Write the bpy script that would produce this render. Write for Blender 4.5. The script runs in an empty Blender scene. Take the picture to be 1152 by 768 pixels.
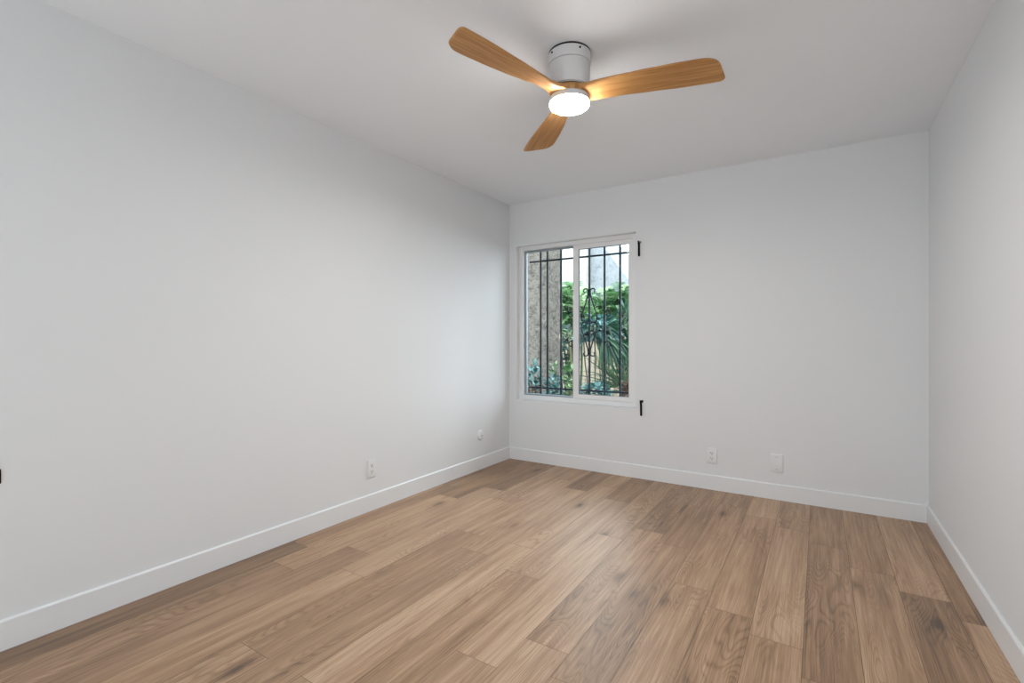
import bpy, bmesh, math, random
from mathutils import Vector, Matrix
R = math.radians
sc = bpy.context.scene
COL = sc.collection

# ------------------------------------------------------------------ camera
F_PX, HC = 543.0, 1.134
cam = bpy.data.objects.new('camera', bpy.data.cameras.new('camera'))
COL.objects.link(cam)
cam.data.sensor_width = 36.0
cam.data.lens = F_PX / 1152.0 * 36.0
cam.data.shift_y = -1.0 / 1152.0
cam.data.clip_start = 0.02
cam.location = (0, 0, HC)
cam.rotation_euler = (R(90), 0, R(32.5))
sc.camera = cam

# ------------------------------------------------------------------ colour management, world, lights
sc.view_settings.view_transform = 'Standard'
sc.view_settings.look = 'None'
sc.view_settings.gamma = 1.0
sc.view_settings.use_curve_mapping = False
sc.view_settings.exposure = 0.02

SKY = (0.91, 0.96, 1.0)
SKY_STRENGTH = 7.4
FAN_LAMP_W = 9.0
DIFFUSER_EMISSION = 115.0
REAR_FILL_W = 38.0

w = bpy.data.worlds.new('sky'); sc.world = w; w.use_nodes = True
bg = w.node_tree.nodes['Background']
bg.inputs[0].default_value = (*SKY, 1)
bg.inputs[1].default_value = SKY_STRENGTH

def lamp(name, kind, loc, rot, power, size, size_y=None, color=(1, 1, 1), shape='RECTANGLE'):
    d = bpy.data.lights.new(name, kind); d.energy = power; d.color = color
    d.shape = shape; d.size = size
    if size_y: d.size_y = size_y
    o = bpy.data.objects.new(name, d); COL.objects.link(o)
    o.location = loc; o.rotation_euler = rot
    return o

# added fill lamp behind the camera, tilted up to brighten ceiling and walls
lamp('rear_fill', 'AREA', (-0.98, -1.80, 0.66), (R(90 + 28), 0, 0), REAR_FILL_W, 2.4, 1.1, (0.90, 0.965, 1.0))
# sampling portal in the window (gives no light of its own)
pt = lamp('sky_portal', 'AREA', (-1.867, 4.10, 1.303), (R(-90), 0, 0), 1.0, 1.15, 1.45)
pt.data.cycles.is_portal = True

# ------------------------------------------------------------------ room numbers
XL, XR, YB, YF, ZC = -2.527, 0.573, 3.92, -1.62, 2.44
WT = 0.16
WX0, WX1, WZ0, WZ1 = -2.4515, -1.283, 0.571, 2.035     # window opening
FAN = Vector((-0.961, 1.995, 0))

# ------------------------------------------------------------------ materials
def mat(name, col=(0.8, 0.8, 0.8), rough=0.5, metal=0.0, **kw):
    m = bpy.data.materials.new(name); m.use_nodes = True
    b = m.node_tree.nodes['Principled BSDF']
    b.inputs['Base Color'].default_value = (*col, 1)
    b.inputs['Roughness'].default_value = rough
    b.inputs['Metallic'].default_value = metal
    for k, v in kw.items():
        b.inputs[k].default_value = v
    return m

class NT:
    def __init__(s, m): s.m = m; s.t = m.node_tree; s.b = s.t.nodes.get('Principled BSDF')
    def n(s, kind, **kw):
        x = s.t.nodes.new(kind)
        for k, v in kw.items():
            if isinstance(k, str) and hasattr(x, k): setattr(x, k, v)
        return x
    def l(s, a, b): s.t.links.new(a, b)
    def math(s, op, a, b=None, c=None, clamp=False):
        x = s.n('ShaderNodeMath', operation=op); x.use_clamp = clamp
        for i, v in enumerate((a, b, c)):
            if v is None: continue
            if isinstance(v, (int, float)): x.inputs[i].default_value = v
            else: s.l(v, x.inputs[i])
        return x.outputs[0]
    def noise(s, vec, scale, detail=4, rough=0.5, dist=0.0):
        x = s.n('ShaderNodeTexNoise'); x.inputs['Scale'].default_value = scale
        x.inputs['Detail'].default_value = detail; x.inputs['Roughness'].default_value = rough
        x.inputs['Distortion'].default_value = dist
        s.l(vec, x.inputs['Vector']); return x.outputs['Fac']
    def mapping(s, vec, scale, loc=(0, 0, 0)):
        x = s.n('ShaderNodeMapping'); x.inputs['Scale'].default_value = scale
        x.inputs['Location'].default_value = loc
        s.l(vec, x.inputs['Vector']); return x.outputs['Vector']
    def ramp(s, fac, stops):
        x = s.n('ShaderNodeValToRGB'); e = x.color_ramp.elements
        while len(e) < len(stops): e.new(0.5)
        for i, (p, c) in enumerate(stops):
            e[i].position = p; e[i].color = (*c, 1) if len(c) == 3 else c
        s.l(fac, x.inputs[0]); return x.outputs[0]
    def mix(s, fac, a, b, blend='MIX'):
        x = s.n('ShaderNodeMix', data_type='RGBA', blend_type=blend)
        if isinstance(fac, (int, float)): x.inputs[0].default_value = fac
        else: s.l(fac, x.inputs[0])
        for i, v in ((6, a), (7, b)):
            if isinstance(v, tuple): x.inputs[i].default_value = (*v, 1)
            else: s.l(v, x.inputs[i])
        return x.outputs[2]
    def coord(s, which='Object'):
        return s.n('ShaderNodeTexCoord').outputs[which]
    def bump(s, h, strength, dist):
        x = s.n('ShaderNodeBump'); x.inputs['Strength'].default_value = strength
        x.inputs['Distance'].default_value = dist
        s.l(h, x.inputs['Height']); s.l(x.outputs[0], s.b.inputs['Normal'])

def paint(name, col, rough=0.75, orange_peel=0.25):
    m = mat(name, col, rough); t = NT(m); co = t.coord()
    h = t.noise(co, 140, 3, 0.6)
    t.bump(h, orange_peel, 0.0008)
    v = t.noise(co, 1.3, 2, 0.5)
    c = t.mix(v, tuple(x * 0.985 for x in col), tuple(min(1, x * 1.012) for x in col))
    t.l(c, t.b.inputs['Base Color'])
    return m

M_WALL = paint('wall_paint', (0.812, 0.828, 0.845))
M_CEIL = paint('ceiling_paint', (0.90, 0.925, 0.955), 0.85)
M_TRIM = mat('semi_gloss_trim_paint', (0.84, 0.855, 0.87), 0.40)
M_VINYL = mat('white_vinyl', (0.85, 0.855, 0.86), 0.42)
M_SASH_SHADE = mat('sash_shade', (0.10, 0.11, 0.12), 0.7)
M_TRACK = mat('grey_window_track', (0.30, 0.34, 0.38), 0.5)
M_PLASTIC = mat('white_plastic', (0.83, 0.84, 0.85), 0.35)
M_SLOT = mat('dark_slot', (0.035, 0.033, 0.03), 0.6)
M_BLACK = mat('black_powder_coat', (0.003, 0.003, 0.003), 0.7, **{'Specular IOR Level': 0.15})
M_IRON = mat('dark_iron', (0.003, 0.008, 0.017), 0.6, 0.0, **{'Specular IOR Level': 0.25})
M_STEEL = mat('grey_steel', (0.42, 0.42, 0.42), 0.35, 0.8)
M_HOUSE = mat('satin_white_metal', (0.76, 0.76, 0.77), 0.4)
M_DARKGAP = mat('dark_rubber', (0.02, 0.018, 0.017), 0.7)
M_CAULK = mat('groove_shadow_line', (0.16, 0.12, 0.09), 0.8)

# glass that lets light through: clear with a faint mirror reflection
M_GLASS = bpy.data.materials.new('window_glass'); M_GLASS.use_nodes = True
_t = M_GLASS.node_tree; _t.nodes.clear()
_o = _t.nodes.new('ShaderNodeOutputMaterial'); _mx = _t.nodes.new('ShaderNodeMixShader')
_tr = _t.nodes.new('ShaderNodeBsdfTransparent'); _gl = _t.nodes.new('ShaderNodeBsdfGlossy')
_fr = _t.nodes.new('ShaderNodeFresnel'); _fr.inputs['IOR'].default_value = 1.22
_tr.inputs[0].default_value = (0.93, 0.97, 0.98, 1); _gl.inputs['Roughness'].default_value = 0.0
_t.links.new(_fr.outputs[0], _mx.inputs[0]); _t.links.new(_tr.outputs[0], _mx.inputs[1])
_t.links.new(_gl.outputs[0], _mx.inputs[2]); _t.links.new(_mx.outputs[0], _o.inputs[0])

M_DIFF = mat('lit_diffuser', (0.95, 0.95, 0.93), 0.5)
_b = M_DIFF.node_tree.nodes['Principled BSDF']
_b.inputs['Emission Color'].default_value = (1.0, 0.975, 0.94, 1)
_b.inputs['Emission Strength'].default_value = DIFFUSER_EMISSION

def floor_material():
    m = mat('oak_vinyl_plank', (0.4, 0.25, 0.16), 0.42); t = NT(m)
    co = t.coord('Object')
    a = t.n('ShaderNodeAttribute'); a.attribute_name = 'plank'        # r,g = offset, b = tone
    sep = t.n('ShaderNodeSeparateColor'); t.l(a.outputs['Color'], sep.inputs[0])
    off = t.n('ShaderNodeCombineXYZ')
    t.l(t.math('MULTIPLY', sep.outputs[0], 37.0), off.inputs[0])
    t.l(t.math('MULTIPLY', sep.outputs[1], 53.0), off.inputs[1])
    t.l(t.math('MULTIPLY', sep.outputs[0], 19.0), off.inputs[2])
    add = t.n('ShaderNodeVectorMath', operation='ADD'); t.l(co, add.inputs[0]); t.l(off.outputs[0], add.inputs[1])
    v = add.outputs[0]
    tone = sep.outputs[2]
    fine = t.noise(t.mapping(v, (230, 4.0, 1)), 1.0, 5, 0.65, 0.3)
    mid = t.noise(t.mapping(v, (26, 1.1, 1)), 1.0, 4, 0.6, 0.8)
    broad = t.noise(t.mapping(v, (7.0, 0.9, 1)), 1.0, 3, 0.5, 0.4)
    # cathedral figure: contour lines of a stretched field
    fld = t.noise(t.mapping(v, (7.5, 1.25, 1)), 1.0, 1.5, 0.45, 0.25)
    rings = t.math('SINE', t.math('MULTIPLY', fld, 210.0))
    rings = t.math('MULTIPLY_ADD', rings, 0.5, 0.5)
    rings = t.math('POWER', rings, 3.0)
    where = t.ramp(t.noise(t.mapping(v, (4.0, 1.4, 1), (7, 3, 0)), 1.0, 1.0), [(0.44, (0, 0, 0)), (0.62, (1, 1, 1))])
    figure = t.math('MULTIPLY', rings, where)
    # knots
    vo = t.n('ShaderNodeTexVoronoi'); vo.inputs['Scale'].default_value = 1.0
    dv = t.n('ShaderNodeVectorMath', operation='ADD')
    wob = t.n('ShaderNodeTexNoise'); wob.inputs['Scale'].default_value = 22; t.l(v, wob.inputs['Vector'])
    sc_ = t.n('ShaderNodeVectorMath', operation='SCALE'); sc_.inputs['Scale'].default_value = 0.10
    t.l(wob.outputs['Color'], sc_.inputs[0])
    t.l(t.mapping(v, (6.5, 2.3, 1)), dv.inputs[0]); t.l(sc_.outputs[0], dv.inputs[1]); t.l(dv.outputs[0], vo.inputs['Vector'])
    vs = t.n('ShaderNodeSeparateColor'); t.l(vo.outputs['Color'], vs.inputs[0])
    kn = t.ramp(vo.outputs['Distance'], [(0.0, (1, 1, 1)), (0.05, (0.75, 0.75, 0.75)), (0.17, (0.16, 0.16, 0.16)), (0.34, (0, 0, 0))])
    knot = t.math('MULTIPLY', kn, t.math('GREATER_THAN', vs.outputs[0], 0.66))
    # darker mineral streaks
    streak = t.ramp(t.noise(t.mapping(v, (34, 1.6, 1), (3, 9, 1)), 1.0, 3, 0.6, 0.6), [(0.62, (0, 0, 0)), (0.78, (1, 1, 1))])
    f = t.math('MULTIPLY', t.math('SUBTRACT', fine, 0.5), 0.95)
    f = t.math('MULTIPLY_ADD', t.math('SUBTRACT', mid, 0.5), 0.62, f)
    f = t.math('MULTIPLY_ADD', t.math('SUBTRACT', broad, 0.5), 0.50, f)
    f = t.math('ADD', f, tone)
    f = t.math('MULTIPLY_ADD', figure, -0.17, f)
    f = t.math('MULTIPLY_ADD', knot, -0.55, f)
    f = t.math('MULTIPLY_ADD', streak, -0.16, f, clamp=True)
    c = t.ramp(f, [(0.0, (0.070, 0.033, 0.013)), (0.30, (0.262, 0.140, 0.062)), (0.55, (0.445, 0.265, 0.145)), (0.80, (0.610, 0.415, 0.265)), (1.0, (0.70, 0.51, 0.36))])
    grey = t.mix(t.math('MULTIPLY', t.math('SUBTRACT', 1.0, sep.outputs[1]), 0.10), c, (0.26, 0.20, 0.155))
    t.l(grey, t.b.inputs['Base Color'])
    t.b.inputs['Specular IOR Level'].default_value = 1.0
    r = t.math('MULTIPLY_ADD', fine, 0.14, 0.34)
    t.l(r, t.b.inputs['Roughness'])
    t.bump(t.math('MULTIPLY_ADD', fine, 0.8, t.math('MULTIPLY', figure, -0.3)), 0.35, 0.0012)
    return m
M_FLOOR = floor_material()

def blade_material():
    m = mat('carved_blade_wood', (0.4, 0.2, 0.08), 0.55); t = NT(m); co = t.coord('Object')
    a = t.noise(t.mapping(co, (2.2, 48, 10)), 1.0, 4, 0.6, 0.5)
    b = t.noise(t.mapping(co, (6, 260, 30)), 1.0, 4, 0.7, 0.2)
    f = t.math('MULTIPLY_ADD', b, 0.45, t.math('MULTIPLY', a, 0.65), clamp=True)
    c = t.ramp(f, [(0.36, (0.27, 0.112, 0.026)), (0.52, (0.47, 0.225, 0.066)), (0.68, (0.60, 0.325, 0.120))])
    t.l(c, t.b.inputs['Base Color']); t.bump(b, 0.12, 0.0006)
    return m
M_BLADE = blade_material()

def stucco(name, lo, hi, scale=9.0, strength=1.0, dist=0.03, pits=0.5, edge=0.6):
    m = mat(name, hi, 0.9); t = NT(m); co = t.coord('Object')
    a = t.noise(co, scale, 6, 0.7, 0.6)
    b = t.noise(co, scale * 3.2, 5, 0.75, 0.5)
    h = t.math('MULTIPLY_ADD', b, 0.5, t.math('MULTIPLY', a, 0.5))
    t.l(t.ramp(h, [(0.36, lo), (pits - 0.01, tuple((x + 2 * y) / 3 for x, y in zip(lo, hi))), (edge, hi)]), t.b.inputs['Base Color'])
    t.bump(h, strength, dist)
    return m
M_STUCCO = stucco('rough_grey_stucco', (0.020, 0.015, 0.011), (0.215, 0.190, 0.158), 12, 1.0, 0.14, 0.495, 0.56)
M_WHITEWALL = stucco('bright_white_stucco', (0.20, 0.20, 0.19), (0.36, 0.355, 0.33), 6, 0.4, 0.02)
M_GABLE = stucco('blue_grey_stucco', (0.085, 0.100, 0.112), (0.205, 0.222, 0.232), 5, 0.5, 0.03, 0.48, 0.6)
M_TAN = mat('tan_fascia', (0.0990, 0.0660, 0.0429), 0.8)

def cream_fence():
    m = mat('cream_board_wall', (0.1650, 0.1419, 0.1089), 0.85); t = NT(m); co = t.coord('Object')
    n = t.noise(t.mapping(co, (26, 1, 2.2)), 1.0, 5, 0.65, 0.3)
    t.l(t.ramp(n, [(0.33, (0.12, 0.09, 0.06)), (0.47, (0.30, 0.25, 0.185)), (0.70, (0.40, 0.34, 0.26))]), t.b.inputs['Base Color'])
    return m
M_CREAM = cream_fence()

def soil():
    m = mat('garden_soil', (0.0231, 0.0165, 0.0116), 0.95); t = NT(m); co = t.coord('Object')
    n = t.noise(co, 14, 6, 0.7)
    t.l(t.ramp(n, [(0.35, (0.0116, 0.0083, 0.0059)), (0.6, (0.0363, 0.0281, 0.0198)), (0.8, (0.0627, 0.0495, 0.0363))]), t.b.inputs['Base Color'])
    t.bump(n, 0.8, 0.03)
    return m
M_SOIL = soil()

def leafmat(name, a, b, c, rough=0.4):
    m = mat(name, b, rough); t = NT(m)
    g = t.n('ShaderNodeNewGeometry')
    t.l(t.ramp(g.outputs['Random Per Island'], [(0.0, a), (0.5, b), (1.0, c)]), t.b.inputs['Base Color'])
    t.b.inputs['Transmission Weight'].default_value = 0.0
    # thin leaf: part of the light passes through
    tl = t.n('ShaderNodeBsdfTranslucent'); mx = t.n('ShaderNodeMixShader'); mx.inputs[0].default_value = 0.28
    t.l(t.ramp(g.outputs['Random Per Island'], [(0.0, a), (0.5, b), (1.0, c)]), tl.inputs[0])
    o = [x for x in t.t.nodes if x.type == 'OUTPUT_MATERIAL'][0]
    t.l(t.b.outputs[0], mx.inputs[1]); t.l(tl.outputs[0], mx.inputs[2]); t.l(mx.outputs[0], o.inputs[0])
    return m
M_LEAF_LIGHT = leafmat('light_green_leaf', (0.010, 0.060, 0.022), (0.080, 0.200, 0.070), (0.400, 0.540, 0.300), 0.3)
M_LEAF_BLUE = leafmat('blue_green_leaf', (0.004, 0.026, 0.022), (0.040, 0.135, 0.120), (0.210, 0.360, 0.370), 0.3)
M_LEAF_DARK = leafmat('dark_green_leaf', (0.005, 0.026, 0.018), (0.015, 0.060, 0.042), (0.040, 0.115, 0.080))
M_LEAF_FAN = leafmat('fan_palm_leaf', (0.006, 0.030, 0.016), (0.018, 0.066, 0.038), (0.055, 0.130, 0.070))
M_GRASS = leafmat('strap_leaf_green', (0.008, 0.030, 0.012), (0.022, 0.056, 0.022), (0.080, 0.105, 0.040))
M_STEM = mat('green_stem', (0.0396, 0.0660, 0.0198), 0.6)
M_BARK = mat('brown_stem', (0.0330, 0.0215, 0.0149), 0.85)
M_CANE = mat('yellow_cane', (0.1386, 0.1386, 0.0330), 0.45)
M_DRYLEAF = leafmat('dry_leaf', (0.0330, 0.0149, 0.0099), (0.0726, 0.0330, 0.0198), (0.1254, 0.0858, 0.0495), 0.8)

# ------------------------------------------------------------------ mesh helpers
def box(bm, x0, x1, y0, y1, z0, z1, bevel=0.0, seg=2):
    r = bmesh.ops.create_cube(bm, size=1.0)
    for v in r['verts']:
        v.co.x = x0 + (v.co.x + 0.5) * (x1 - x0)
        v.co.y = y0 + (v.co.y + 0.5) * (y1 - y0)
        v.co.z = z0 + (v.co.z + 0.5) * (z1 - z0)
    if bevel:
        es = list({e for v in r['verts'] for e in v.link_edges})
        bmesh.ops.bevel(bm, geom=es, offset=bevel, segments=seg, affect='EDGES', profile=0.5)

def lathe(bm, prof, seg=64, axis='Z', origin=(0, 0, 0)):
    rings = []
    for (r, h) in prof:
        if r < 1e-6:
            rings.append([bm.verts.new((0, 0, h))]); continue
        rings.append([bm.verts.new((r * math.cos(2 * math.pi * i / seg), r * math.sin(2 * math.pi * i / seg), h)) for i in range(seg)])
    for a, b in zip(rings, rings[1:]):
        for i in range(seg):
            j = (i + 1) % seg
            if len(a) == 1 and len(b) == 1: continue
            if len(a) == 1: bm.faces.new((a[0], b[i], b[j]))
            elif len(b) == 1: bm.faces.new((a[i], a[j], b[0]))
            else: bm.faces.new((a[i], a[j], b[j], b[i]))
    vs = [v for r in rings for v in r]
    if axis == 'X':     # axis points along +x
        for v in vs: v.co = Vector((v.co.z, v.co.x, v.co.y))
    elif axis == '-Y':  # axis points along -y
        for v in vs: v.co = Vector((v.co.x, -v.co.z, v.co.y))
    for v in vs: v.co += Vector(origin)

def tube(bm, pts, rad, seg=8, cap=True):
    pts = [Vector(p) for p in pts]
    n = len(pts)
    rads = rad if isinstance(rad, (list, tuple)) else [rad] * n
    rings = []
    up = Vector((0.13, 0.31, 0.94))
    for i, p in enumerate(pts):
        d = (pts[min(i + 1, n - 1)] - pts[max(i - 1, 0)]).normalized()
        a = d.cross(up)
        if a.length < 1e-3: a = d.cross(Vector((1, 0, 0)))
        a.normalize(); b = d.cross(a)
        rings.append([bm.verts.new(p + (a * math.cos(2 * math.pi * k / seg) + b * math.sin(2 * math.pi * k / seg)) * rads[i]) for k in range(seg)])
    for a, b in zip(rings, rings[1:]):
        for k in range(seg):
            bm.faces.new((a[k], a[(k + 1) % seg], b[(k + 1) % seg], b[k]))
    if cap:
        bm.faces.new(rings[0][::-1]); bm.faces.new(rings[-1])

def obj(name, bm, m, parent=None, smooth=False, loc=None):
    bmesh.ops.recalc_face_normals(bm, faces=bm.faces[:])
    me = bpy.data.meshes.new(name); bm.to_mesh(me); bm.free()
    for mm in (m if isinstance(m, (list, tuple)) else [m]): me.materials.append(mm)
    if smooth:
        for p in me.polygons: p.use_smooth = True
        if smooth == 'auto':
            me.set_sharp_from_angle(angle=R(35))
    o = bpy.data.objects.new(name, me); COL.objects.link(o)
    if loc is not None: o.location = loc
    if parent is not None: o.parent = parent
    return o

def thing(name, label, cat, loc=(0, 0, 0), rotz=0, group=None):
    o = bpy.data.objects.new(name, None); COL.objects.link(o)
    o.empty_display_size = 0.1
    o.location = loc; o.rotation_euler = (0, 0, rotz)
    o['label'] = label; o['category'] = cat
    if group: o['group'] = group
    return o

def struct(name, bm, m, label=None, **kw):
    o = obj(name, bm, m, **kw); o['kind'] = 'structure'
    if label: o['label'] = label
    return o

# ================================================================== SHELL
# ---- walls
bm = bmesh.new(); box(bm, XL - WT, XL, YF - WT, YB + WT, -0.1, ZC + 0.1)
struct('wall_left', bm, M_WALL, 'long plain white wall on the left of the room')
bm = bmesh.new(); box(bm, XR, XR + WT, YF - WT, YB + WT, -0.1, ZC + 0.1)
struct('wall_right', bm, M_WALL, 'plain white wall on the right edge of the photo')
bm = bmesh.new()
YO = YB + WT
def holed_wall(bm, x0, x1, y0, y1, z0, z1, hx0, hx1, hz0, hz1):
    # one connected wall slab with a rectangular hole through it
    xs, zs = (x0, hx0, hx1, x1), (z0, hz0, hz1, z1)
    vf = [[bm.verts.new((x, y0, z)) for z in zs] for x in xs]
    vb = [[bm.verts.new((x, y1, z)) for z in zs] for x in xs]
    for i in range(3):
        for j in range(3):
            if i == 1 and j == 1: continue
            bm.faces.new((vf[i][j], vf[i + 1][j], vf[i + 1][j + 1], vf[i][j + 1]))
            bm.faces.new((vb[i][j], vb[i][j + 1], vb[i + 1][j + 1], vb[i + 1][j]))
    for a, b in (((1, 1), (2, 1)), ((2, 1), (2, 2)), ((2, 2), (1, 2)), ((1, 2), (1, 1))):
        bm.faces.new((vf[a[0]][a[1]], vf[b[0]][b[1]], vb[b[0]][b[1]], vb[a[0]][a[1]]))
    for i in range(3):
        bm.faces.new((vf[i][0], vf[i + 1][0], vb[i + 1][0], vb[i][0]))
        bm.faces.new((vf[i][3], vf[i + 1][3], vb[i + 1][3], vb[i][3]))
        bm.faces.new((vf[0][i], vf[0][i + 1], vb[0][i + 1], vb[0][i]))
        bm.faces.new((vf[3][i], vf[3][i + 1], vb[3][i + 1], vb[3][i]))
holed_wall(bm, XL, XR, YB, YO, -0.1, ZC + 0.1, WX0, WX1, WZ0, WZ1)
struct('wall_back', bm, M_WALL, 'white back wall with the barred window')
bm = bmesh.new()
holed_wall(bm, XL, XR, YF - WT, YF, -0.1, ZC + 0.1, -2.25, 0.30, 0.0, 2.15)
struct('wall_rear', bm, M_WALL, 'white wall behind the camera')
bm = bmesh.new(); box(bm, XL, XR, YF, YB, ZC, ZC + 0.1)
struct('ceiling', bm, M_CEIL, 'smooth white ceiling above the room')

# ---- floor planks (surface pattern, one mesh)
random.seed(11)
PW, PL, X0P = 0.1785, 1.284, 0.484
joint = {-1: 2.626, 0: 2.784, 1: 2.945, 2: 3.18, 3: 3.350, 4: 3.470, 5: 2.32, 6: 2.730, 7: 2.865, 8: 2.665, 9: 2.0,
         10: 2.277, 11: 2.082, 12: 2.268, 13: 2.854, 14: 3.042, 15: 2.716, 16: 1.635, 17: 2.0}
# board tones, with some middle boards lightened for the window's sheen: (column, n-th board counted from its joint towards the window)
tone_of = {(-1, 0): .36, (-1, -1): .62, (0, 0): .60, (0, -1): .36, (1, 0): .50, (1, -1): .58, (2, 0): .42, (2, -1): .40,
           (3, 0): .52, (3, -1): .56, (3, -2): .47, (4, 0): .62, (4, -1): .50, (4, -2): .42, (5, 1): .42, (5, 0): .52, (5, -1): .55,
           (6, 0): .42, (6, -1): .48, (6, -2): .56, (7, 0): .38, (7, -1): .50, (7, -2): .62,
           (8, 0): .52, (8, -1): .60, (8, -2): .52, (9, 1): .34, (9, 0): .62, (9, -1): .46, (10, 1): .55, (10, 0): .62, (10, -1): .62, (11, 1): .34,
           (11, 0): .56, (11, -1): .44, (12, 1): .50, (12, 0): .54, (12, -1): .50, (13, 0): .52, (13, -1): .56, (13, -2): .52,
           (14, 0): .34, (14, -1): .54, (14, -2): .36, (15, 0): .32, (15, -1): .56, (15, -2): .42, (16, 1): .36, (16, 0): .42, (16, -1): .26}
bm = bmesh.new()
lay = bm.loops.layers.float_color.new('plank')
G = 0.0009
for c in range(-1, 18):
    x1 = min(X0P - PW * c, XR) if c >= 0 else XR
    x0 = max(X0P - PW * (c + 1), XL)
    if c == -1: x0 = X0P
    if x1 - x0 < 0.005: continue
    for n in range(-5, 3):
        ya = joint[c] + n * PL; yb = ya + PL
        ya = max(ya, YF); yb = min(yb, YB)
        if yb - ya < 0.01: continue
        vs = [bm.verts.new(p) for p in ((x0 + G, ya + G, 0), (x1 - G, ya + G, 0), (x1 - G, yb - G, 0), (x0 + G, yb - G, 0))]
        f = bm.faces.new(vs); f.material_index = 0
        tn = tone_of.get((c, n), random.uniform(.38, .6))
        col = (random.random(), random.random(), tn, 1)
        for l in f.loops: l[lay] = col
vs = [bm.verts.new(p) for p in ((XL, YF, -0.0012), (XR, YF, -0.0012), (XR, YB, -0.0012), (XL, YB, -0.0012))]
f = bm.faces.new(vs); f.material_index = 1
box(bm, XL, XR, YF, YB, -0.1, -0.003)
for f in bm.faces:
    if f.calc_center_median().z < -0.002: f.material_index = 1
struct('floor', bm, [M_FLOOR, M_CAULK], 'brown oak-look plank floor')

# ---- baseboards
BH, BT = 0.112, 0.011
def skirting(name, p0, p1, inward, label):
    p0, p1, n = Vector(p0), Vector(p1), Vector(inward)
    bm = bmesh.new()
    prof = [(0, 0.0005), (BT, 0.0005), (BT, BH - 0.006), (BT - 0.003, BH - 0.002), (BT - 0.006, BH), (0, BH)]
    d = (p1 - p0).normalized()
    rs = []
    for p in (p0, p1):
        rs.append([bm.verts.new(p + n * a + Vector((0, 0, z))) for a, z in prof])
    k = len(prof)
    for i in range(k):
        bm.faces.new((rs[0][i], rs[0][(i + 1) % k], rs[1][(i + 1) % k], rs[1][i]))
    bm.faces.new(rs[0]); bm.faces.new(rs[1][::-1])
    return struct(name, bm, M_TRIM, label)
skirting('baseboard_left', (XL, YF, 0), (XL, YB, 0), (1, 0, 0), 'white baseboard along the left wall')
skirting('baseboard_back', (XL + BT, YB, 0), (XR - BT, YB, 0), (0, -1, 0), 'white baseboard along the back wall')
skirting('baseboard_right', (XR, YF, 0), (XR, YB, 0), (-1, 0, 0), 'white baseboard along the right wall')

# ================================================================== WINDOW
def ring(bm, x0, x1, z0, z1, ix0, ix1, iz0, iz1, y0, y1, bev=0.0):
    o = [(x0, z0), (x1, z0), (x1, z1), (x0, z1)]; i = [(ix0, iz0), (ix1, iz0), (ix1, iz1), (ix0, iz1)]
    V = {}
    for key, pts, y in (('of', o, y0), ('if', i, y0), ('ob', o, y1), ('ib', i, y1)):
        V[key] = [bm.verts.new((x, y, z)) for x, z in pts]
    fs = []
    for k in range(4):
        j = (k + 1) % 4
        fs.append(bm.faces.new((V['of'][k], V['of'][j], V['if'][j], V['if'][k])))
        bm.faces.new((V['ob'][k], V['ib'][k], V['ib'][j], V['ob'][j]))
        bm.faces.new((V['of'][k], V['ob'][k], V['ob'][j], V['of'][j]))
        bm.faces.new((V['if'][k], V['if'][j], V['ib'][j], V['ib'][k]))
    if bev:
        es = [e for f in fs for e in f.edges if len({v.co.y for v in e.verts}) == 1]
        es = [e for e in set(es) if abs(e.calc_face_angle(0) - math.pi / 2) < 0.3]
        bmesh.ops.bevel(bm, geom=es, offset=bev, segments=2, affect='EDGES')

win = thing('window_1', 'white vinyl sliding window in the back wall', 'window'); del win['category']
win['kind'] = 'structure'
bm = bmesh.new(); ring(bm, WX0 + .001, WX1 - .001, WZ0 + .001, WZ1 - .001, -2.410, -1.325, 0.611, 1.998, 3.976, 4.055, 0.002)
fr = obj('window_frame', bm, M_VINYL, win)
bm = bmesh.new(); ring(bm, -2.412, -1.868, 0.609, 2.0, -2.394, -1.888, 0.625, 1.983, 4.012, 4.045, 0.0015)
bd = obj('fixed_pane_frame', bm, M_TRACK, win)
bm = bmesh.new(); box(bm, -2.395, -1.887, 4.026, 4.030, 0.624, 1.984)
obj('window_glass', bm, M_GLASS, bd)
bm = bmesh.new(); ring(bm, -1.882, -1.323, 0.613, 1.996, -1.828, -1.364, 0.652, 1.956, 3.984, 4.008, 0.003)
sh = obj('sliding_sash', bm, M_VINYL, win)
bm = bmesh.new(); ring(bm, -1.8285, -1.3635, 0.6515, 1.9565, -1.8262, -1.3658, 0.6538, 1.9542, 3.9845, 4.0085)  # dark strip stands in for shade on the sash's inner return
obj('shade_strip', bm, M_SASH_SHADE, sh)
bm = bmesh.new(); box(bm, -1.829, -1.363, 3.994, 3.998, 0.651, 1.957)
obj('window_glass', bm, M_GLASS, sh)
bm = bmesh.new(); box(bm, -1.874, -1.867, 3.978, 3.9845, 1.26, 1.34, 0.002); box(bm, -1.878, -1.862, 3.981, 3.9845, 1.24, 1.36, 0.0015)
obj('latch', bm, M_VINYL, sh)

# unseen frame added around the rear opening made for the fill lamp
dr = thing('fill_opening', 'added unseen white frame around the fill lamp opening', 'door'); del dr['category']; dr['kind'] = 'structure'
bm = bmesh.new(); ring(bm, -2.249, 0.299, 0.001, 2.149, -2.19, 0.24, 0.05, 2.09, YF - 0.12, YF - 0.05)
obj('fill_opening_frame', bm, M_VINYL, dr)
bm = bmesh.new(); box(bm, -1.01, -0.95, YF - 0.11, YF - 0.06, 0.05, 2.09)
obj('fill_opening_stile', bm, M_VINYL, dr)

# ================================================================== CEILING FAN
fan = thing('ceiling_fan', 'flush-mounted white ceiling fan with three carved wooden blades and a lit round lamp', 'ceiling fan', (FAN.x, FAN.y, ZC), 0)
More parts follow.
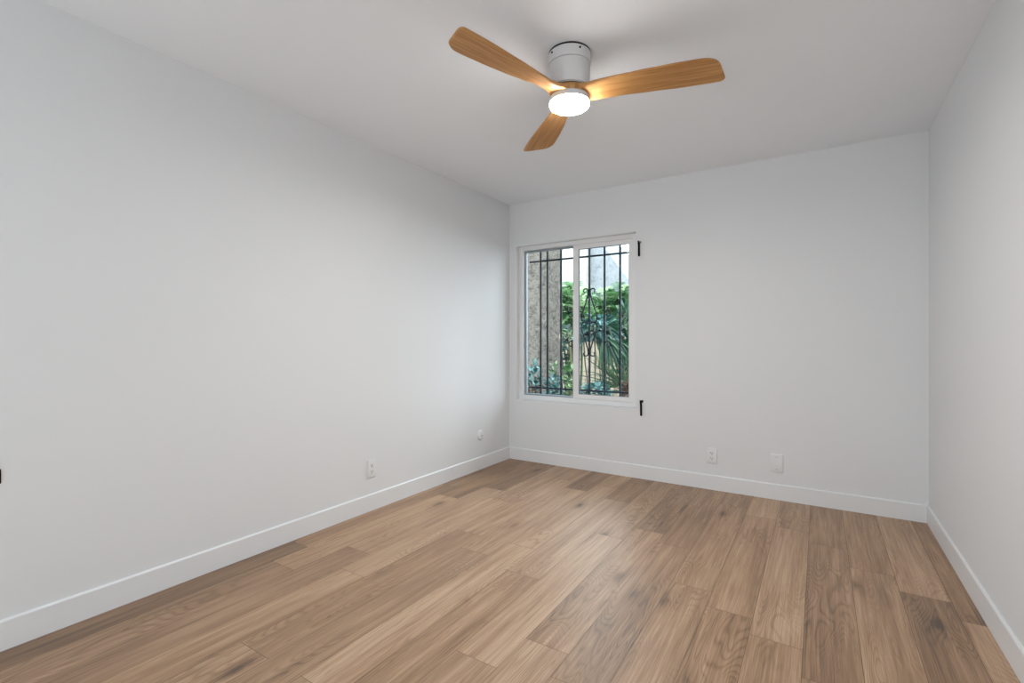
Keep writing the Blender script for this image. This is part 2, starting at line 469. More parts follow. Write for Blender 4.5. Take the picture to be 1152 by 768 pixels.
# children in fan-local coordinates, z measured down from the ceiling
bm = bmesh.new(); lathe(bm, [(0, 0), (0.094, 0), (0.094, -0.010), (0, -0.010)], 96)
obj('mounting_plate', bm, M_DARKGAP, fan, smooth='auto')
bm = bmesh.new(); lathe(bm, [(0, -0.0085), (0.0945, -0.0085), (0.0962, -0.0100), (0.0962, -0.0555), (0.0950, -0.0568), (0.080, -0.0568)], 96)
can = obj('canopy', bm, M_HOUSE, fan, smooth='auto')
for a in (-116, -36, 84):
    bm = bmesh.new()
    lathe(bm, [(0, 0.006), (0.0032, 0.006), (0.0042, 0.004), (0.0042, 0.0), (0, 0)], 16, 'X')
    s = obj('screw', bm, M_DARKGAP, can, smooth='auto')
    s.location = (0.0955 * math.cos(R(a)), 0.0955 * math.sin(R(a)), -0.024); s.rotation_euler = (0, 0, R(a))
bm = bmesh.new(); lathe(bm, [(0.080, -0.0585), (0.0935, -0.0585), (0.0942, -0.0595), (0.0920, -0.160), (0.0910, -0.1635), (0.088, -0.1650), (0, -0.1650)], 96)
obj('motor_housing', bm, M_HOUSE, fan, smooth='auto')
bm = bmesh.new(); lathe(bm, [(0.0, -0.164), (0.076, -0.164), (0.076, -0.180), (0, -0.180)], 64)
obj('motor_shaft', bm, M_DARKGAP, fan, smooth='auto')
bm = bmesh.new(); lathe(bm, [(0, -0.1685), (0.070, -0.1685), (0.082, -0.1710), (0.087, -0.177), (0.087, -0.195), (0.083, -0.2035), (0, -0.2035)], 96)
obj('blade_hub', bm, M_BLADE, fan, smooth='auto')
def interp(x, pts):
    if x <= pts[0][0]: return pts[0][1]
    for (a, va), (b, vb) in zip(pts, pts[1:]):
        if x <= b:
            t = (x - a) / (b - a); t = t * t * (3 - 2 * t) * 0.5 + t * 0.5
            return va + (vb - va) * t
    return pts[-1][1]
VP = [(.05, .062), (.08, .054), (.11, .046), (.16, .044), (.22, .048), (.36, .061), (.5, .071), (.6, .074), (.68, .073)]
VM = [(.05, -.062), (.08, -.056), (.11, -.050), (.16, -.054), (.23, -.067), (.35, -.080), (.45, -.087), (.55, -.089), (.62, -.084), (.68, -.08)]
PIT = [(.04, 2), (.08, 8), (.12, 17), (.17, 18), (.22, 14), (.3, 11), (.4, 9), (.6, 7), (.7, 6)]
def blade_mesh():
    bm = bmesh.new(); NS, NQ = 44, 22
    top, bot = [], []
    for i in range(NS + 1):
        s = i / NS; rt, rb = [], []
        for j in range(NQ + 1):
            q = -math.cos(math.pi * j / NQ)
            rend = 0.642 + 0.022 * q - (0.045 * abs(q) ** 6 if q < 0 else 0.022 * q ** 10)
            ss = 1 - (1 - s) ** 1.25
            r = 0.045 + ss * (rend - 0.045)
            a, b = interp(r, VM), interp(r, VP)
            v = a + (b - a) * (q + 1) / 2
            z = -v * math.tan(R(interp(r, PIT)))
            th = 0.5 * interp(r, [(.05, .028), (.1, .024), (.2, .016), (.4, .013), (.66, .011)])
            edge = min(1.0, math.sqrt(max(0.0, 1 - abs(q) ** 8)))
            if i == NS: edge = 0.0
            elif i >= NS - 3: edge *= 0.90
            t = th * (0.0 if edge == 0 else (0.35 + 0.65 * edge) if 0 < j < NQ else 0)
            rt.append(bm.verts.new((r, v, z + t)))
            rb.append(rt[-1] if (j in (0, NQ) or i == NS) else bm.verts.new((r, v, z - t)))
        top.append(rt); bot.append(rb)
    for i in range(NS):
        for j in range(NQ):
            for g, flip in ((top, False), (bot, True)):
                q4 = [g[i][j], g[i + 1][j], g[i + 1][j + 1], g[i][j + 1]]
                q4 = list(dict.fromkeys(q4))
                if len(q4) < 3: continue
                try: bm.faces.new(q4[::-1] if flip else q4)
                except ValueError: pass
    # close the root
    loop = top[0] + bot[0][-2:0:-1]
    bm.faces.new(loop)
    return bm
b0 = obj('blade', blade_mesh(), M_BLADE, fan, smooth=True)
ZBL = -0.187
for k, a in enumerate((14.0, 133.5, -105.5)):
    b = b0 if k == 0 else b0.copy()
    if k: COL.objects.link(b); b.parent = fan
    b.location = (0, 0, ZBL); b.rotation_euler = (0, 0, R(a))
lk = bpy.data.objects.new('light_kit', None); COL.objects.link(lk); lk.parent = fan; lk.location = (0, 0, 0)
bm = bmesh.new(); lathe(bm, [(0, -0.2025), (0.0885, -0.2025), (0.0895, -0.204), (0.0895, -0.226), (0.086, -0.226), (0, -0.226)], 96)
obj('lamp_housing', bm, M_HOUSE, lk, smooth='auto')
bm = bmesh.new(); lathe(bm, [(0.0, -0.2255), (0.0893, -0.2255), (0.0893, -0.236), (0.0875, -0.2405), (0.083, -0.2435), (0.07, -0.2445), (0, -0.245)], 96)
obj('lamp_diffuser', bm, M_DIFF, lk, smooth='auto')
fl = lamp('fan_lamp', 'AREA', (0, 0, -0.2465), (0, 0, 0), FAN_LAMP_W, 0.16, color=(1.0, 0.985, 0.965), shape='DISK')
fl.parent = lk

# ================================================================== WALL FITTINGS
def outlet(name, label, loc, rotz):
    # built facing local -y, back against y = 0
    t = thing(name, label, 'outlet', loc, rotz, None)
    bm = bmesh.new(); box(bm, -0.035, 0.035, -0.0080, -0.0002, -0.0575, 0.0575, 0.0022, 3)
    obj('cover_plate', bm, M_PLASTIC, t, smooth='auto')
    for zc in (0.0195, -0.0195):
        bm = bmesh.new()
        n = 32; f_, b_ = [], []
        for i in range(n):
            a = 2 * math.pi * i / n
            x = 0.0172 * math.cos(a); z = max(-0.0135, min(0.0135, 0.0172 * math.sin(a)))
            f_.append(bm.verts.new((x, -0.0098, z))); b_.append(bm.verts.new((x, -0.006, z)))
        bm.faces.new(f_); bm.faces.new(b_[::-1])
        for i in range(n): bm.faces.new((f_[i], b_[i], b_[(i + 1) % n], f_[(i + 1) % n]))
        rcp = obj('receptacle', bm, M_PLASTIC, t, loc=(0, 0, zc))
        bm = bmesh.new()
        box(bm, -0.0085, -0.0055, -0.0102, -0.0070, -0.0015, 0.0085)
        box(bm, 0.0055, 0.0080, -0.0102, -0.0070, -0.0005, 0.0080)
        lathe(bm, [(0, 0.0070), (0.0032, 0.0070), (0.0032, 0.0102), (0, 0.0102)], 16, '-Y', (0, 0, -0.0075))
        obj('slot', bm, M_SLOT, rcp)
    bm = bmesh.new(); lathe(bm, [(0, 0.006), (0.003, 0.006), (0.003, 0.0088), (0, 0.0092)], 16, '-Y')
    obj('screw', bm, M_PLASTIC, t)
    return t
outlet('wall_outlet', 'white duplex outlet low on the left wall', (XL, 2.215, 0.281), R(90))
outlet('wall_outlet', 'white duplex outlet low on the back wall, beside the blank plate', (-0.690, YB, 0.259), 0)

t = thing('blank_wall_plate', 'white blank cover plate on the back wall, right of the outlet', 'wall plate', (-0.257, YB, 0.260))
bm = bmesh.new(); box(bm, -0.0400, 0.0400, -0.0080, -0.0002, -0.0635, 0.0635, 0.0022, 3)
obj('cover_plate', bm, M_PLASTIC, t, smooth='auto')
for z in (0.042, -0.042):
    bm = bmesh.new(); lathe(bm, [(0, 0.006), (0.0032, 0.006), (0.0032, 0.0088), (0, 0.0092)], 16, '-Y', (0, 0, z))
    obj('screw', bm, M_STEEL, t)

t = thing('cable_jack', 'small round white cable jack near the corner of the left wall', 'wall jack', (XL, 3.448, 0.300), R(90))
bm = bmesh.new(); lathe(bm, [(0, 0.0002), (0.044, 0.0002), (0.044, 0.004), (0.040, 0.010), (0.030, 0.0135), (0.0, 0.0145)], 48, '-Y')
obj('round_plate', bm, M_PLASTIC, t, smooth='auto')
bm = bmesh.new(); lathe(bm, [(0, 0.012), (0.0075, 0.012), (0.0075, 0.0165), (0.006, 0.0175), (0, 0.0175)], 24, '-Y')
jk = obj('jack', bm, M_PLASTIC, t, smooth='auto')
bm = bmesh.new(); lathe(bm, [(0, 0.0170), (0.004, 0.0170), (0.004, 0.0182), (0, 0.0182)], 16, '-Y')
obj('socket_hole', bm, M_SLOT, jk)

def lever(label, x, z_top, z_bot, knob_mat):
    # base point: pivot on the wall
    t = thing('release_lever', label, 'lever', (x, YB, z_top - 0.010))
    L = z_top - z_bot
    bm = bmesh.new(); lathe(bm, [(0, 0.0002), (0.0100, 0.0002), (0.0100, 0.006), (0.0060, 0.008), (0.0060, 0.022), (0, 0.022)], 24, '-Y')
    obj('pivot', bm, knob_mat, t, smooth='auto')
    bm = bmesh.new()
    # flat handle bar, slightly cranked at its top
    pts = [(-0.003, 0.010), (0.000, -0.004), (0.0015, -0.030), (0.002, -L * 0.6), (0.0025, -L + 0.012)]
    rs = []
    for i, (dx, dz) in enumerate(pts):
        hw = 0.0080 if i else 0.0065
        rs.append([bm.verts.new((dx - 0.006 + sx * hw, -0.018 + sy * 0.0045, dz)) for sx, sy in ((-1, -1), (1, -1), (1, 1), (-1, 1))])
    for a, b in zip(rs, rs[1:]):
        for i in range(4): bm.faces.new((a[i], a[(i + 1) % 4], b[(i + 1) % 4], b[i]))
    bm.faces.new(rs[0][::-1]); bm.faces.new(rs[-1])
    bmesh.ops.recalc_face_normals(bm, faces=bm.faces[:])
    bmesh.ops.bevel(bm, geom=[e for e in bm.edges if e.calc_face_angle(0) > 0.8], offset=0.0015, segments=2, affect='EDGES')
    obj('handle', bm, M_BLACK, t)
    return t
lever('black lever on the back wall at the window\'s upper right corner', -1.246, 1.953, 1.824, M_STEEL)
lever('black lever on the back wall below the window\'s lower right corner', -1.229, 0.645, 0.516, M_BLACK)

t = thing('door_catch', 'small black door catch on the left wall, cut by the photo\'s left edge', 'door catch', (XL, 0.455, 0.638))
bm = bmesh.new(); box(bm, 0.0002, 0.004, -0.035, 0.030, -0.026, 0.026, 0.0012)
obj('back_plate', bm, M_BLACK, t)
bm = bmesh.new(); box(bm, 0.003, 0.020, -0.030, -0.008, -0.016, 0.016, 0.002)
obj('catch', bm, M_BLACK, t)

# ================================================================== WINDOW BARS (outside)
YBAR = 4.13
grille = thing('window_bars', 'dark wrought-iron security bars with scrollwork outside the window', 'window bars', (-1.785, YBAR, 0.50))
CX = 0.0
def bar_obj(name, x0, x1, z0, z1, y=0.0, t=0.0075):
    bm = bmesh.new(); box(bm, x0, x1, y - t, y + t, z0 - 0.50, z1 - 0.50, 0.0015)
    return obj(name, bm, M_IRON, grille)
for X in (-2.297, -2.222, -2.076, -1.930, -1.785, -1.638, -1.492, -1.346, -1.20):
    bar_obj('vertical_bar', X + 1.785 - 0.008, X + 1.785 + 0.008, 0.50, 2.12)
bar_obj('crossbar', -2.43 + 1.785, -1.16 + 1.785, 1.903, 1.919, 0.012, 0.005)
bar_obj('crossbar', -2.43 + 1.785, -1.16 + 1.785, 0.664, 0.680, 0.012, 0.005)
def curl(cx, cz, r0, r1, a0, a1, n=18):
    return [(cx + (r0 + (r1 - r0) * i / n) * math.cos(R(a0 + (a1 - a0) * i / n)), -0.008, cz + (r0 + (r1 - r0) * i / n) * math.sin(R(a0 + (a1 - a0) * i / n))) for i in range(n + 1)]
def smooth_pts(p, k=2):
    for _ in range(k):
        q = [p[0]]
        for a, b in zip(p, p[1:]):
            a, b = Vector(a), Vector(b)
            q += [tuple(a * .75 + b * .25), tuple(a * .25 + b * .75)]
        p = q + [p[-1]]
    return p
for sx in (-1, 1):
    for up in (1, -1):
        zc = 1.302 - 0.50
        def P(x, dz): return (sx * x, -0.008, zc + up * dz)
        # S-shaped scroll: outer curl at the tip, long flank, inward curl at the middle
        tip = [P(0.034 + 0.022 * math.cos(R(a)), 0.292 + 0.018 * math.sin(R(a))) for a in range(-60, 200, 20)]
        body = smooth_pts([P(0.012, 0.29), P(0.010, 0.262), P(0.030, 0.19), P(0.068, 0.085), P(0.083, 0.040), P(0.068, 0.006), P(0.038, -0.004), P(0.012, 0.012)])
        bm = bmesh.new(); tube(bm, tip + body, 0.0058, 6)
        obj('scroll', bm, M_IRON, grille)
    for zz in (1.375, 1.10):
        cx, cz = 0.147 + 0.036, zz - 0.50
        pts = [(sx * (0.147 + 0.002), -0.008, cz - 0.12), (sx * (0.147 + 0.003), -0.008, cz - 0.02)]
        pts += [(sx * x, y, z) for x, y, z in curl(cx, cz, 0.033, 0.014, 175, -190, 22)]
        bm = bmesh.new(); tube(bm, pts, 0.0058, 6)
        obj('scroll', bm, M_IRON, grille)
for z in (1.568, 1.03):
    bm = bmesh.new(); box(bm, -0.015, 0.015, -0.013, 0.010, z - 0.50 - 0.018, z - 0.50 + 0.018, 0.004)
    obj('collar', bm, M_IRON, grille)

# ================================================================== OUTSIDE
GZ = -0.05
bm = bmesh.new()
n = 24
vs = [[bm.verts.new((-16 + 26 * i / n, YO + 0.0 + 16 * j / n, GZ + (random.random() - .5) * 0.03)) for j in range(n + 1)] for i in range(n + 1)]
for i in range(n):
    for j in range(n):
        bm.faces.new((vs[i][j], vs[i + 1][j], vs[i + 1][j + 1], vs[i][j + 1]))
struct('ground', bm, M_SOIL, 'garden soil outside the window')
bm = bmesh.new(); box(bm, XL - WT, XR + WT, YF - 2.4, YF - WT, ZC, ZC + 0.1); box(bm, XL - WT, XR + WT, YF - 2.5, YF - 2.4, -0.1, ZC + 0.1)  # closed shell added out of view to block sky light behind the opening
box(bm, XL - WT, XL, YF - 2.4, YF - WT, -0.1, ZC); box(bm, XR, XR + WT, YF - 2.4, YF - WT, -0.1, ZC); box(bm, XL, XR, YF - 2.4, YF - WT, -0.1, -0.001)
struct('wall_sky_block', bm, M_WALL, 'white hall behind the doorway at the camera\'s back')

th = R(32.5); cs, sn = math.cos(th), math.sin(th)
def at(px, py, Y):
    """world point on the photo ray through (px, py) at depth plane y = Y (used to read positions off the photo)"""
    a, b = (px - 576) / F_PX, (383 - py) / F_PX
    d = Vector((-sn + a * cs, cs + a * sn, b)); return Vector((0, 0, HC)) + d * (Y / d.y)

# ---- stucco pier
PXc = -2.775
def rough_block(x0, x1, y0, y1, z0, z1, step=0.09, amp=0.018, seed=3):
    bm = bmesh.new(); box(bm, x0, x1, y0, y1, z0, z1)
    cuts = int((z1 - z0) / step)
    for ax, a0, a1 in ((0, x0, x1), (1, y0, y1), (2, z0, z1)):
        k = max(2, int((a1 - a0) / step))
        for i in range(1, k):
            co = [0, 0, 0]; no = [0, 0, 0]; co[ax] = a0 + (a1 - a0) * i / k; no[ax] = 1
            bmesh.ops.bisect_plane(bm, geom=bm.verts[:] + bm.edges[:] + bm.faces[:], plane_co=co, plane_no=no)
    rnd = random.Random(seed)
    for v in bm.verts:
        if z0 + 0.01 < v.co.z < z1 - 0.01:
            v.co += Vector((rnd.uniform(-1, 1), rnd.uniform(-1, 1), 0)) * amp
    return bm
pl = at(615, 383, 4.95); pr_y = pl.x / (at(631, 383, 1).x)
t = obj('stucco_pier', rough_block(pl.x - 1.6, pl.x, 4.95, pr_y, GZ - 0.05, 3.6), M_STUCCO, smooth='auto')
t['label'] = 'rough grey stucco garden wall end seen through the left window pane'; t['category'] = 'wall'

# ---- cream wall
A, B = at(628, 383, 8.6), at(740, 383, 8.6)
bm = bmesh.new(); box(bm, A.x, B.x, 8.6, 8.75, GZ - 0.05, 1.40, 0.01)
box(bm, A.x - 0.02, B.x + 0.02, 8.57, 8.78, 1.40, 1.46, 0.01)
t = obj('garden_wall', bm, M_CREAM); t['label'] = 'weathered cream garden wall behind the strappy leaves'; t['category'] = 'garden wall'

# ---- neighbour building: white wall, blue-grey gable, tan fascia
t = thing('neighbour_house', 'neighbouring house with white wall and blue-grey sloping gable beyond the plants', 'house', (at(664, 383, 11).x, 11.0, GZ))
ox, oy = t.location.x, 11.0
def lp(px, py, Y=11.0):
    p = at(px, py, Y); return p.x - ox, p.z - GZ
def prism(pts, y0, y1):
    bm = bmesh.new()
    a = [bm.verts.new((x, y0, z)) for x, z in pts]; b = [bm.verts.new((x, y1, z)) for x, z in pts]
    bm.faces.new(a); bm.faces.new(b[::-1]); k = len(pts)
    for i in range(k): bm.faces.new((a[i], a[(i + 1) % k], b[(i + 1) % k], b[i]))
    return bm
x0 = lp(612, 300)[0]
obj('white_wall', prism([(x0, 0), (0, 0), (0, 5.2), (x0, 5.2)], -0.25, 2.0), M_WHITEWALL, t)
xa, za = lp(670, 263.8); xb, zb = lp(716, 325.8); zl = lp(708, 327.4)[1]
obj('gable', prism([(0, zl), (xb + 0.6, zl), (xb + 0.6, zb - 0.2 - 0.0), (xb, zb + 0.0), (xa, za), (0, za)], -0.06, 2.0), M_GABLE, t)
xc = lp(697.5, 330)[0]; zm = lp(708, 334)[1]
obj('fascia', prism([(xc, zm), (xb + 0.7, zm), (xb + 0.7, zl), (xc, zl)], -0.12, 2.0), M_TAN, t)
obj('lower_wall', prism([(0.0, 0), (xb + 0.6, 0), (xb + 0.6, zm), (xc, zm), (xc, zl), (0.0, zl)], 0.0, 2.0), M_GABLE, t)

# ---- plants
def frame_from(d, up=Vector((0, 0, 1))):
    d = d.normalized(); s = d.cross(up)
    if s.length < 1e-3: s = Vector((1, 0, 0))
    s.normalize(); return d, s, s.cross(d).normalized()

def lobed_leaf(bm, base, d, size, rnd, lobes=7, droop=0.5, lobe_w=0.055, finger=0.42):
    """one deeply cut leaf: a midrib with finger-like lobes on both sides, as one island"""
    d, s, u = frame_from(d)
    roll = rnd.uniform(-0.6, 0.6); s, u = s * math.cos(roll) + u * math.sin(roll), u * math.cos(roll) - s * math.sin(roll)
    def rib(t): return base + d * (size * t) - Vector((0, 0, 1)) * (droop * size * t * t)
    prevL = prevR = None
    n = lobes
    mids = [bm.verts.new(rib(i / n)) for i in range(n + 1)]
    for i in range(n):
        t0, t1 = i / n, (i + 1) / n
        ln = size * finger * math.sin(math.pi * (0.18 + 0.74 * (t0 + t1) / 2)) * rnd.uniform(.85, 1.1)
        for sg in (-1, 1):
            q = rib((t0 + t1) / 2)
            out = (s * sg + d * 0.55 - u * 0.25 * rnd.random()).normalized()
            w_ = d * (size * lobe_w)
            m1 = bm.verts.new(q + out * ln * .55 + w_ * 1.0); m2 = bm.verts.new(q + out * ln * .55 - w_ * 1.0)
            tip = bm.verts.new(q + out * ln - Vector((0, 0, ln * .22)))
            bm.faces.new((mids[i], mids[i + 1], m1, m2) if sg > 0 else (mids[i + 1], mids[i], m2, m1))
            bm.faces.new((m2, m1, tip))
    tip = bm.verts.new(rib(1.0) + d * size * 0.22 - Vector((0, 0, size * .15)))
    a = bm.verts.new(rib(.97) + s * size * .06); b = bm.verts.new(rib(.97) - s * size * .06)
    bm.faces.new((mids[n], a, tip)); bm.faces.new((mids[n], tip, b))

def oval_leaf(bm, base, d, size, rnd, wid=0.28, droop=0.3, fold=0.25):
    d, s, u = frame_from(d)
    roll = rnd.uniform(-0.8, 0.8); s, u = s * math.cos(roll) + u * math.sin(roll), u * math.cos(roll) - s * math.sin(roll)
    pts = [(0, 0), (.22, .75), (.5, 1.0), (.78, .62), (1, 0)]
    C = [bm.verts.new(base + d * size * t - Vector((0, 0, droop * size * t * t))) for t, _ in pts]
    for sg in (-1, 1):
        E_ = [None] + [bm.verts.new(C[i].co + s * (sg * w_ * wid * size) + u * fold * w_ * wid * size) for i, (_, w_) in enumerate(pts) if 0 < i < 4] + [None]
        fs = [(C[0], C[1], E_[1]), (C[1], C[2], E_[2], E_[1]), (C[2], C[3], E_[3], E_[2]), (C[3], C[4], E_[3])]
        for f in fs: bm.faces.new(f if sg < 0 else f[::-1])

def strap(bm, pts, w0, rnd):
    n = len(pts); L_, R_ = [], []
    for i, p in enumerate(pts):
        p = Vector(p); d = Vector(pts[min(i + 1, n - 1)]) - Vector(pts[max(i - 1, 0)])
        s = d.cross(Vector((0, -1, 0.25))).normalized()
        w_ = w0 * (1 - (i / (n - 1)) ** 2.2) + 0.001
        L_.append(bm.verts.new(p + s * w_)); R_.append(bm.verts.new(p - s * w_))
    for i in range(n - 1): bm.faces.new((L_[i], L_[i + 1], R_[i + 1], R_[i]))

def arch(a, d, length, drop, n=10):
    d = Vector(d).normalized()
    return [Vector(a) + d * (length * i / n) - Vector((0, 0, drop * (i / n) ** 2)) for i in range(n + 1)]

def shrub(name, label, cat, px0, px1, py0, py1, Y, depth, count, leaf, m, seed, size, stem_n=6, stem_m=M_BARK, foliage='foliage', stem_r=0.014, shape=None):
    """leaves fill a rounded crown standing at depth Y; stems run from its foot into the crown"""
    rnd = random.Random(seed)
    c = at((px0 + px1) / 2, (py0 + py1) / 2, Y)
    hw = (at(px1, py0, Y).x - at(px0, py0, Y).x) / 2
    zt, zb = at((px0 + px1) / 2, py0, Y).z, at((px0 + px1) / 2, py1, Y).z
    hh = (zt - zb) / 2; zc = (zt + zb) / 2
    root = thing(name, label, cat, (c.x, Y, GZ))
    bm = bmesh.new()
    base = Vector((0, 0, zb - GZ - 0.1 * hh))
    for _ in range(count):
        while True:
            p = Vector((rnd.uniform(-1, 1), rnd.uniform(-1, 1), rnd.uniform(-1, 1)))
            if 0.15 < p.length < 1: break
        pos = Vector((p.x * hw, p.y * depth, zc - GZ + p.z * hh))
        d = Vector((p.x * hw, p.y * depth - 0.25 * depth, max(p.z, -0.2) * hh + 0.35 * hh)).normalized()
        d = (d + Vector((rnd.uniform(-.5, .5), rnd.uniform(-.5, .5), rnd.uniform(-.4, .5)))).normalized()
        leaf(bm, pos - d * size * 0.4, d, size * rnd.uniform(.7, 1.2), rnd)
    obj(foliage, bm, m, root)
    for i in range(stem_n):
        bm = bmesh.new(); a = rnd.uniform(0, 6.28)
        f = Vector((0.12 * hw * math.cos(a) * 2, 0.1 * math.sin(a), 0))
        e = Vector((hw * 0.75 * math.cos(a), depth * .6 * math.sin(a), zc - GZ + hh * rnd.uniform(-.1, .6)))
        pts = [f, f.lerp(e, .35) + Vector((rnd.uniform(-.04, .04), 0, .08 * hh)), f.lerp(e, .7) + Vector((rnd.uniform(-.04, .04), 0, .05 * hh)), e]
        tube(bm, smooth_pts([tuple(x) for x in pts]), stem_r, 6)
        obj('stem', bm, stem_m, root, smooth=True)
    return root

big = lambda bm, p, d, s, r: lobed_leaf(bm, p, d, s, r, 7, 0.45)
bigw = lambda bm, p, d, s, r: lobed_leaf(bm, p, d, s, r, 7, 0.6, 0.045, 0.55)
ov = lambda bm, p, d, s, r: oval_leaf(bm, p, d, s, r)
narrow = lambda bm, p, d, s, r: oval_leaf(bm, p, d, s, r, 0.10, 0.35, 0.2)

big = lambda bm, p, d, s, r: lobed_leaf(bm, p, d, s, r, 8, 0.45, 0.030, 0.62)
shrub('philodendron', 'tall light green philodendron rising behind the window\'s centre stile', 'shrub', 627, 662, 319, 372, 7.0, 0.24, 80, big, M_LEAF_LIGHT, 5, 0.34, 5, M_STEM, stem_r=0.018)
shrub('philodendron', 'light green philodendron in front of the blue-grey gable', 'shrub', 658, 714, 321, 374, 7.90, 0.22, 140, big, M_LEAF_LIGHT, 9, 0.36, 5, M_STEM, stem_r=0.018)
shrub('shrub', 'blue-green broad-leaved shrub behind the scrollwork of the bars', 'shrub', 650, 694, 353, 386, 6.2, 0.20, 130, bigw, M_LEAF_BLUE, 21, 0.17, 3, M_BARK, stem_r=0.008)
shrub('shrub', 'dark leafy shrub at the right edge of the window', 'shrub', 690, 716, 335, 438, 6.95, 0.22, 260, narrow, M_LEAF_FAN, 33, 0.26, 6, M_STEM)
shrub('shrub', 'dark green shrub between the stucco pier and the centre stile', 'shrub', 630, 648, 366, 436, 6.5, 0.08, 70, bigw, M_LEAF_DARK, 44, 0.15, 4, M_BARK, stem_r=0.009)
shrub('ground_cover', 'low blue-green ground cover at the foot of the stucco pier', 'plant', 590, 610, 404, 452, 4.62, 0.10, 150, ov, M_LEAF_BLUE, 51, 0.075, 4, M_BARK, stem_r=0.006)
shrub('ground_cover', 'low leafy ground cover in front of the pier\'s right side', 'plant', 611, 632, 420, 455, 4.76, 0.10, 130, ov, M_LEAF_BLUE, 52, 0.075, 4, M_BARK, stem_r=0.006)
shrub('ground_cover', 'bright green low plant at the bottom of the left window pane', 'plant', 631, 650, 404, 446, 5.6, 0.16, 90, ov, M_LEAF_LIGHT, 53, 0.10, 4, M_STEM, stem_r=0.006)
shrub('ground_cover', 'low blue-green ground cover at the bottom of the right window pane', 'plant', 650, 692, 428, 456, 5.0, 0.16, 190, ov, M_LEAF_BLUE, 54, 0.085, 4, M_BARK, stem_r=0.006)
shrub('bromeliad', 'reddish-leaved low plant in the window\'s lower right corner', 'plant', 698, 714, 426, 446, 4.80, 0.06, 60, narrow, M_DRYLEAF, 55, 0.12, 3, M_BARK, stem_r=0.006)
shrub('dry_plant', 'brown dry leaves in the window\'s lower left corner', 'plant', 593, 607, 430, 450, 4.42, 0.06, 36, ov, M_DRYLEAF, 56, 0.055, 3, M_BARK, stem_r=0.005)
shrub('fern', 'small green fern climbing the right side of the stucco pier', 'fern', 618, 627, 400, 430, 4.90, 0.03, 30, narrow, M_LEAF_LIGHT, 57, 0.09, 2, M_STEM, stem_r=0.004)

# fan palm
rnd = random.Random(8)
pc = at(684, 384, 5.7)
palm = thing('fan_palm', 'dark green fan palm with drooping fan leaves right of the window\'s middle bars', 'palm', (pc.x + 0.30, 5.95, GZ))
def fan_leaf(hub, axis, size, k=11, spread=84):
    bm = bmesh.new(); d, s, u = frame_from(axis, Vector((0, -1, 0.2)))
    for i in range(k):
        a = R(-spread / 2 + spread * i / (k - 1)); v = d * math.cos(a) + s * math.sin(a)
        ln = size * rnd.uniform(.85, 1.05) * (1 - 0.25 * abs(a))
        side = v.cross(u).normalized(); pts = [(0, .004), (.35, .030), (.7, .024), (1.0, .001)]
        c0 = [hub + v * ln * t - Vector((0, 0, 0.30 * ln * t * t * t)) + u * 0.02 * math.sin(i * 2.1) for t, _ in pts]
        Lv = [bm.verts.new(c + side * w_ * size * 1.6) for c, (_, w_) in zip(c0, pts)]
        Cv = [bm.verts.new(c - u * .012) for c in c0]
        Rv = [bm.verts.new(c - side * w_ * size * 1.6) for c, (_, w_) in zip(c0, pts)]
        for j in range(3):
            bm.faces.new((Lv[j], Lv[j + 1], Cv[j + 1], Cv[j])); bm.faces.new((Cv[j], Cv[j + 1], Rv[j + 1], Rv[j]))
    return bm
lc = palm.location
for (px, py, Y, ax, sz) in ((682, 380, 5.7, (0.40, 0.0, -0.9), 0.42), (698, 384, 5.85, (0.45, 0.1, -0.8), 0.34), (684, 366, 5.9, (0.8, 0.0, 0.25), 0.24)):
    h = at(px, py, Y) - lc
    lf = obj('fan_leaf', fan_leaf(h, Vector(ax), sz), M_LEAF_FAN, palm)
    bm = bmesh.new(); tube(bm, smooth_pts([(0, 0, 0.25), tuple(h * .5 + Vector((0, 0, .15))), tuple(h)]), 0.008, 6)
    obj('petiole', bm, M_STEM, palm, smooth=True)
bm = bmesh.new(); tube(bm, [(0, 0, 0), (0, 0, .15), (0.01, 0, .32)], [.07, .06, .05], 10)
obj('trunk', bm, M_BARK, palm, smooth=True)

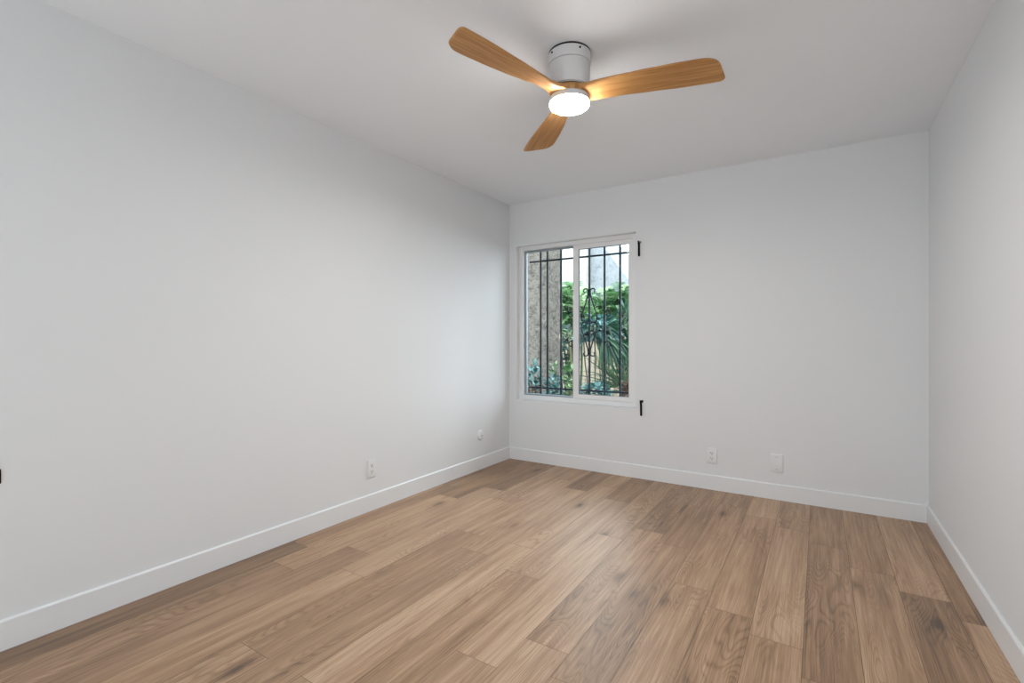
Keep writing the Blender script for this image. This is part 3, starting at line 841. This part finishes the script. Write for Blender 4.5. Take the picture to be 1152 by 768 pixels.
# strappy clump: long arching leaves crossing in front of the cream wall
rnd = random.Random(14)
gc = at(703, 436, 5.15)
cl = thing('strap_leaf_clump', 'clump of long thin arching leaves in front of the cream wall', 'plant', (gc.x, 5.15, GZ))
zb = gc.z - GZ
bm = bmesh.new()
for i in range(40):
    a = rnd.uniform(R(98), R(178)) if i % 4 else rnd.uniform(R(60), R(98))
    d = Vector((math.cos(a), rnd.uniform(-.08, .08), abs(math.sin(a)) * rnd.uniform(.5, 1.0) + 0.12))
    L = rnd.uniform(.40, .68)
    strap(bm, arch((rnd.uniform(-.05, .05), rnd.uniform(-.05, .05), zb + rnd.uniform(-.06, .04)), d, L, rnd.uniform(.05, .45) * L, 10), 0.0065, rnd)
obj('foliage', bm, M_GRASS, cl)
bm = bmesh.new(); tube(bm, [(0, 0, 0), (0, 0, zb * .6), (0, 0, zb)], [.05, .045, .04], 10)
obj('stem', bm, M_BARK, cl, smooth=True)
# thin bare twigs
gc = at(668, 432, 5.45)
tw = thing('twiggy_bush', 'bare thin twigs crossing in front of the cream wall', 'bush', (gc.x, 5.45, GZ))
for i in range(12):
    a = R(35 + 120 * i / 11 + rnd.uniform(-8, 8)); L = rnd.uniform(.9, 1.25)
    bm = bmesh.new()
    tube(bm, arch((0, 0, 0.0), (math.cos(a) * .60, rnd.uniform(-.06, .06), 0.9), L, rnd.uniform(0, .2), 8), [.0065 - .0005 * k for k in range(9)], 5)
    obj('twig', bm, M_STEM if i % 2 else M_BARK, tw, smooth=True)
# yellow cane and its brown neighbour
p = at(643.5, 430, 5.9)
cane = thing('yellow_cane_plant', 'yellow-green cane standing left of the window\'s centre stile', 'plant', (p.x, 5.9, GZ))
q = at(642, 394, 5.9) - cane.location
bm = bmesh.new(); tube(bm, [(0.03, 0, 0), tuple(q * .5 + Vector((.015, 0, 0))), tuple(q), tuple(q + Vector((-.03, 0, .25)))], 0.011, 8)
obj('cane', bm, M_CANE, cane, smooth=True)
bm = bmesh.new()
for i in range(12):
    a = rnd.uniform(0, 6.28); oval_leaf(bm, q + Vector((-.03, 0, .15 + .01 * i)), Vector((math.cos(a), math.sin(a) * .4, .5)), .15, rnd, .12)
obj('foliage', bm, M_LEAF_LIGHT, cane)
